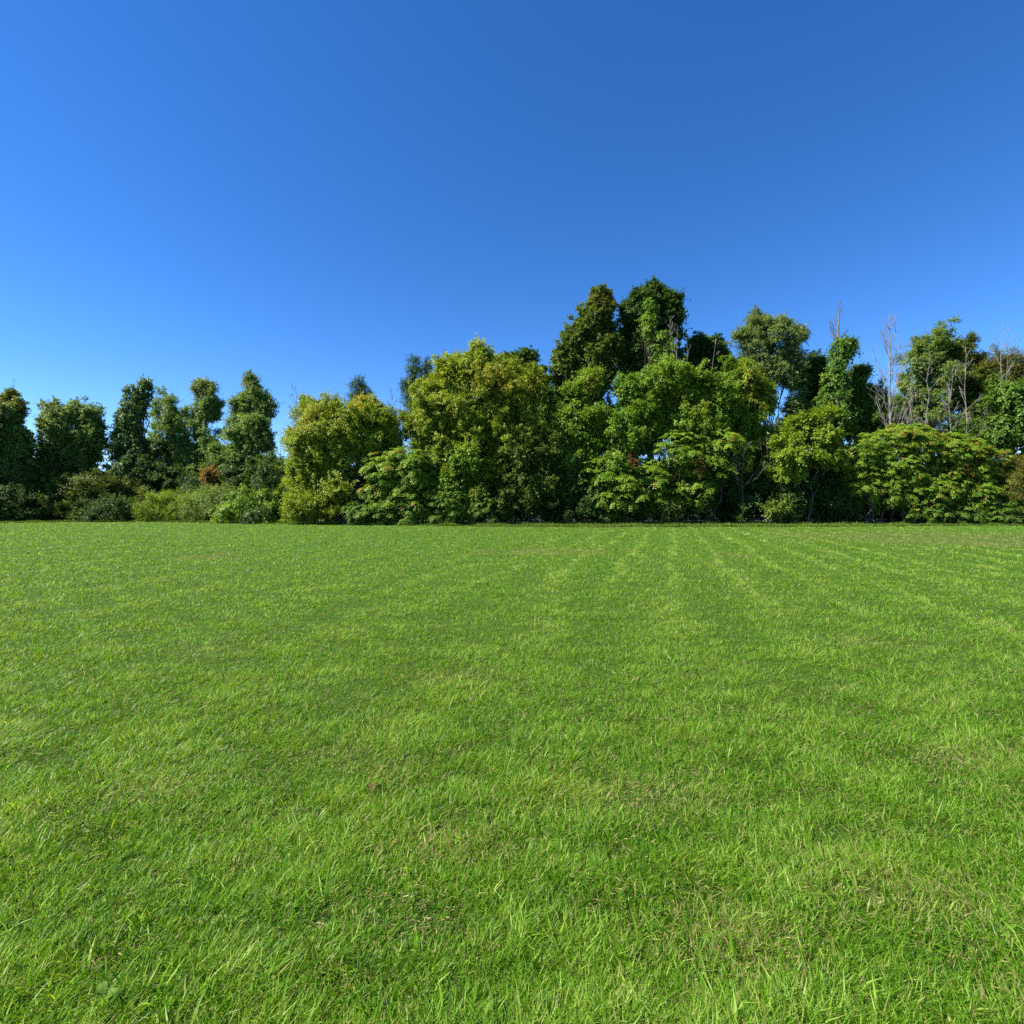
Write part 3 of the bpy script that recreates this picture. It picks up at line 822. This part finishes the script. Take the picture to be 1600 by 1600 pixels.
# ---- right ------------------------------------------------------------------------
G_R = "trees on the right of the thicket"
tree("feathery_tree", "pale feathery grey-green tree with open crown and forked dark trunk against sky", "tree", 49.5,
     [(1178, 520, 26, 24), (1215, 520, 32, 26), (1200, 555, 42, 30), (1240, 530, 18, 20), (1160, 535, 20, 18), (1215, 585, 34, 24), (1235, 560, 20, 22), (1180, 575, 28, 24), (1182, 606, 28, 26), (1240, 600, 22, 26), (1246, 640, 18, 24)],
     'fine', 'pale', 91, base=1212, r0=.17, group=G_R, dens=.95, holes=.22, lsize=.85, twigs=14, fill=.2, rag=2.2)
tree("broadleaf_tree", "low dark tree seen through the stems of the pale feathery tree", "tree", 54,
     [(1170, 690, 40, 44), (1215, 700, 36, 40), (1250, 680, 34, 40), (1205, 735, 60, 40)], 'fine', 'dark', 90, base=1205, r0=.18, group=G_R, dens=1.0, holes=.12)
tree("broadleaf_tree", "small dark ragged tree between the feathery tree and the vine column", "tree", 51,
     [(1275, 570, 15, 16), (1262, 595, 22, 24), (1285, 600, 18, 26), (1268, 635, 30, 26)], 'broad', 'dark', 92, base=1270, r0=.14, group=G_R, holes=.3)
rt = tree("vine_covered_snag", "dead snag wrapped in a dark vine column with bare forked tips sticking out", "dead tree", 47.5,
     [(1311, 538, 13, 14), (1309, 565, 13, 24), (1304, 605, 17, 30), (1300, 645, 24, 32), (1326, 541, 6, 12)], 'vine', 'mid', 93, base=1308, r0=.25, dens=1.1, lsize=.9)
bare_tree(None, 47.5, 1308, 474, .13, 94, spread=.45, ybase=560, n_limb=10, start=.05, up=1.6, parent=rt, part="bare_limbs")
tree("broadleaf_tree", "wide dark green tree with slanting pale twigs, right of the vine column", "tree", 49,
     [(1338, 598, 22, 26), (1350, 630, 32, 34), (1325, 665, 46, 36), (1358, 660, 24, 32), (1285, 665, 34, 30), (1320, 620, 26, 30)], 'fine', 'mid', 95, base=1335, r0=.24, group=G_R, dens=1.2)
tree("young_maple", "bright green tiered maple in front, layered flat branches", "tree", 43,
     [(1250, 668, 28, 14), (1285, 682, 30, 16), (1228, 692, 24, 14), (1255, 715, 44, 15), (1290, 652, 20, 12), (1300, 712, 20, 18), (1230, 735, 26, 12)], 'broad', 'lime', 96, base=1262, r0=.1, group=G_R, dens=1.05, lsize=.85)
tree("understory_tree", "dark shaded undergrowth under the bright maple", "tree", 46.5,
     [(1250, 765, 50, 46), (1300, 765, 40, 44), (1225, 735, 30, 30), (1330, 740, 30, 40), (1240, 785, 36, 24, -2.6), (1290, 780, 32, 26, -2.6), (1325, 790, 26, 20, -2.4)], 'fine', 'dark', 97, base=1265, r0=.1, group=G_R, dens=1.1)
bare_tree("tall leafless grey tree with upright sweeping branches, alone in the sky gap", 46.5, 1388, 488, .16, 98, spread=.30, wood='palebark', n_limb=26, start=.28, up=2.2, fine=6)
tree("broadleaf_tree", "big airy tree with pale crest, left half of the large back crown", "tree", 53,
     [(1450, 545, 26, 26), (1432, 570, 30, 28), (1462, 535, 16, 18), (1460, 590, 40, 34), (1425, 610, 28, 30), (1440, 645, 44, 34)], 'fine', 'soft', 99, base=1450, r0=.24, group=G_R, holes=.36, acc_rate=.16, dens=.8, fill=.15, rag=2.2, lsize=.95)
tree("broadleaf_tree", "rust-shouldered airy tree, right half of the large back crown", "tree", 53.5,
     [(1492, 560, 26, 30), (1520, 575, 20, 26), (1505, 600, 38, 34), (1510, 645, 40, 34), (1475, 560, 18, 26)], 'fine', 'olive', 100, base=1500, r0=.24, group=G_R, fill=.2, rag=2.2, lsize=.95, holes=.32,
     accents=[(1518, 570, 24, .45)], acc_rate=.05, dens=1.05)
tree("broadleaf_tree", "low dark tree filling under the rusty-shouldered crown behind the sumac bank", "tree", 52,
     [(1535, 655, 34, 36), (1390, 655, 24, 34), (1545, 610, 22, 26), (1490, 690, 40, 26), (1540, 695, 40, 26)], 'fine', 'mid', 101, base=1540, r0=.15, group=G_R, holes=.25)
tree("rusty_tree", "thin rusty brown tree against the sky near the right picture edge", "tree", 52,
     [(1570, 575, 26, 26), (1595, 590, 24, 28), (1555, 600, 20, 22), (1630, 600, 34, 40)], 'airy', 'olive', 102, base=1580, r0=.18, group=G_R, acc_rate=.5, dens=1.7)
for (x_, yt, s_, sp, lb) in ((1422, 596, 111, .22, "short grey dead trunk with snapped twigs, first of the pale trunks before the back crown"),
                              (1449, 545, 112, .16, "slender pale dead tree rising through the middle of the back crown"),
                              (1485, 570, 113, .30, "pale dead tree with dense side twigs and thick straight trunk"),
                              (1504, 530, 114, .16, "tallest pale dead tree, slightly leaning left towards its tip, before the rusty crown"),
                              (1563, 505, 115, .22, "bare pale forked tree above the vine-covered mass at the right"),
                              (1571, 540, 116, .14, "second slimmer bare stem close beside the bare pale forked tree")):
    bare_tree(lb, 48.5, x_, yt, .085, s_, spread=sp, wood='palebark', n_limb=15, start=.42, up=1.3, fine=3, lean=(-.03 if s_ == 114 else .01))
tree("vine_covered_tree", "tree smothered in bright green vines at the right picture edge", "tree", 48,
     [(1570, 620, 24, 26), (1590, 655, 34, 34), (1562, 665, 18, 30), (1610, 620, 30, 34), (1620, 680, 40, 40)], 'vine', 'mid', 117, base=1585, r0=.2, dens=.8, group=G_R)

# sumac bank on the right
G_B = "sumacs of the autumn-tinted bank at the right"
sumac("sumac at the left end of the bank, leaning towards the shaded maple", 43,
      [(1345, 712, 30, 26), (1372, 700, 30, 24), (1352, 750, 28, 30), (1385, 760, 30, 34)], 121, base=1352, accents=[(1312, 708, 12, .6)], acc_rate=.02, group=G_B, size=.78, dens=1.1)
sumac("tall domed sumac with orange-flecked top in the left half of the bank", 43,
      [(1408, 688, 34, 22), (1432, 682, 20, 14), (1440, 705, 34, 28), (1400, 735, 36, 36), (1435, 770, 40, 34)], 122, base=1412, accents=[(1395, 682, 20, .4), (1435, 728, 14, .5), (1420, 705, 12, .3), (1460, 690, 16, .3)], acc_rate=.05, group=G_B, size=.8, dens=1.1)
sumac("sumac with scarlet leaves in the middle of the bank", 43.2,
      [(1478, 706, 34, 24), (1505, 712, 34, 28), (1475, 755, 38, 34), (1515, 775, 36, 32)], 123, base=1490, accents=[(1492, 735, 14, .8), (1450, 730, 12, .6), (1515, 708, 18, .4), (1530, 745, 12, .4)], acc_rate=.06, group=G_B, size=.8, dens=1.1)
sumac("red-topped sumac at the right end of the bank", 43.6,
      [(1538, 722, 30, 20), (1568, 744, 26, 24), (1535, 760, 34, 32), (1555, 790, 34, 26)], 124, base=1548, accents=[(1535, 712, 18, .6), (1540, 735, 12, .5)], acc_rate=.07, group=G_B, size=.78, dens=1.1)
tree("twiggy_shrub", "brown twiggy half-bare shrub at the right end of the bank", "shrub", 42.6,
     [(1580, 760, 24, 32), (1600, 740, 20, 28), (1610, 785, 34, 26)], 'airy', 'olive', 125, base=1585, r0=.04, acc_rate=.5, dens=1.0, lsize=.7)
sumac("low green sumac at the grass edge below the scarlet-leaved one", 42.5,
      [(1440, 800, 36, 16), (1500, 802, 36, 16), (1560, 800, 36, 18)], 126, base=1500, mat='mid', size=.7, dens=.9, group=G_B)
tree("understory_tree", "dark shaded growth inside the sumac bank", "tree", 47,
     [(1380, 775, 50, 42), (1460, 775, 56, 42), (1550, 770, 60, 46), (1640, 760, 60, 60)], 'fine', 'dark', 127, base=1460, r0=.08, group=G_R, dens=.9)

# shaded bushes standing in a row just inside the wood
row = ((30, "under the cut-off tree at the left"), (130, "under the broad round-topped tree"), (235, "under the vine-draped narrow tree"), (345, "behind the low thicket"),
       (450, "at the left foot of the wide yellow-green tree"), (540, "inside the wide yellow-green tree"), (630, "behind the red-flecked leafy sumac"), (715, "behind the bright sapling"),
       (800, "under the tall yellow-green tree's right side"), (880, "at the foot of the front tree with the upright shoot"), (965, "below the left red seed head"), (1050, "beside the pale crooked stub"),
       (1135, "under the rusty-flecked crown"), (1220, "under the feathery tree"), (1310, "between the maple and the sumac bank"), (1400, "in the left part of the sumac bank"), (1490, "in the middle of the sumac bank"), (1580, "in the right end of the sumac bank"))
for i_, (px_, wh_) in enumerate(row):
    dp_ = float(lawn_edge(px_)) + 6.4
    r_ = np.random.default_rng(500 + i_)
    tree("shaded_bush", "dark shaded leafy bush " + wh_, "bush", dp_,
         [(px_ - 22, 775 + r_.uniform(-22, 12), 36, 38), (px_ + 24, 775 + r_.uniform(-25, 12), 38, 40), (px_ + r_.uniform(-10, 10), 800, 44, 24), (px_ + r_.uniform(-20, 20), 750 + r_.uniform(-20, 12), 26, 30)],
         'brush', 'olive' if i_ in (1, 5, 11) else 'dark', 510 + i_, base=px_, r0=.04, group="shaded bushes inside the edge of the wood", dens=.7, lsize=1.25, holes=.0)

# tall weeds and uncut grass along the edge
def edge_grass():
    r = np.random.default_rng(61)
    n = 110000
    px_ = r.uniform(-300, 1900, n)
    d = lawn_edge(px_) + .3 + 7 * r.random(n) ** 1.6
    x = (px_ - 800) / F * d
    h = r.uniform(.08, .26, n) * (1 + .4 * Noise(8, 2.5, 8, 2)(np.stack([x, d], 1)))
    h = np.maximum(h, .08)
    b = np.stack([x, d, np.full(n, -.01)], 1)
    ax = r.normal(size=(n, 3)) * .3 + np.array([0.05, -.25, 1])
    V = leaves_quads(r, b, ax, r.normal(size=(n, 3)), h, .12)
    return mesh_obj("edge_grass", V, 4, M['mid'], tint=r.random(n), acc=(r.random(n) < .12) * .7)
tag(edge_grass(), kind='stuff')

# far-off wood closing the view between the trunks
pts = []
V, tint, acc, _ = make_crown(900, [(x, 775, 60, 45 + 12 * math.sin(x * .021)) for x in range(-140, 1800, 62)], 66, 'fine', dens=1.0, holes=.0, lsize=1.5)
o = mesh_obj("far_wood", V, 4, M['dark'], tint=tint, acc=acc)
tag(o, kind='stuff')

# ------------------------------------------------------------------ small things on the lawn
def ground_pt(px, py):
    d = CAM_H * F / (py - HOR)
    return np.array([(px - 800) / F * d, d, 0.0])

def strip_leaf(r, p, az_, ln, wd, rise, n=7, shape='blade'):
    t = np.linspace(0, 1, n)
    h = np.array([math.cos(az_), math.sin(az_), 0])
    sdv = np.array([-math.sin(az_), math.cos(az_), 0])
    c = p + h * (t * ln)[:, None] + np.array([0, 0, 1]) * (rise * ln * np.sin(t * 2.2))[:, None]
    wv_ = wd * (np.sin(np.pi * np.clip(t * .9 + .08, 0, 1)) ** .7) / 2
    a, b = c + sdv * wv_[:, None], c - sdv * wv_[:, None]
    m_ = c.copy(); m_[:, 2] -= wv_ * .35
    V, Fc = np.concatenate([a, m_, b]), []
    for i in range(n - 1):
        Fc += [(i, i + 1, n + i + 1, n + i), (n + i, n + i + 1, 2 * n + i + 1, 2 * n + i)]
    return V, np.array(Fc)

WEED = leaf_mat("broad_weed_leaves", [(.05, .10, .012), (.08, .15, .018), (.12, .20, .03)], trans=.3, rough=.55, spec=.2)
def weed(px, py, label, seed, n=8, ln=.09, wd=.03, rise=.35):
    r = np.random.default_rng(seed)
    p = ground_pt(px, py)
    p[2] = ground_z(p[:1], p[1:2])[0] + .01
    rt = empty("broadleaf_weed", p)
    tag(rt, label, "weed", "broad-leaved weeds in the near lawn")
    Vs, Fs, k = [], [], 0
    for i in range(n):
        V, Fc = strip_leaf(r, p, i / n * 6.28 + r.normal() * .3, ln * r.uniform(.7, 1.2), wd * r.uniform(.8, 1.2), rise * r.uniform(.6, 1.3))
        Vs.append(V); Fs.append(Fc + k); k += len(V)
    Fs = np.concatenate(Fs)
    mesh_obj("leaves", np.concatenate(Vs), 0, WEED, rt, faces=Fs, tint=r.random(len(Fs)), acc=np.zeros(len(Fs)), smooth=True)
weed(150, 1588, "broad dark green weed leaf cluster at the very bottom, towards the left", 201, n=6, ln=.055, wd=.03, rise=.6)
weed(75, 1375, "pale-edged rosette weed at the left edge beside the dark hollow", 202, n=9, ln=.05, wd=.018, rise=.3)
weed(570, 1378, "small dark rosette weed in the thin dry patch below the brown leaf", 204, n=8, ln=.05, wd=.014, rise=.35)


r = np.random.default_rng(77)
p = ground_pt(581, 1240) + np.array([0, 0, .035])
n = 9
Vl = []
th = np.linspace(0, 2 * np.pi, 13)[:-1]
rad = .033 * (1 + .25 * np.cos(th * 3))
ring = np.stack([np.cos(th) * rad, np.sin(th) * rad * .8, .014 * np.cos(2 * th) + .006 * r.normal(size=12)], 1)
Vl = np.concatenate([[[0, 0, 0]], ring]) + p
Fl = np.array([(0, 1 + i, 1 + (i + 1) % 12) for i in range(12)])
DEAD = leaf_mat("dry_brown_leaf", [(.06, .022, .014), (.12, .045, .03), (.18, .08, .055)], trans=.15)
dl = mesh_obj("dead_leaf", Vl, 0, DEAD, faces=Fl, tint=r.random(12), acc=np.zeros(12))
tag(dl, "curled reddish-brown dead leaf lying on the lawn", "leaf")
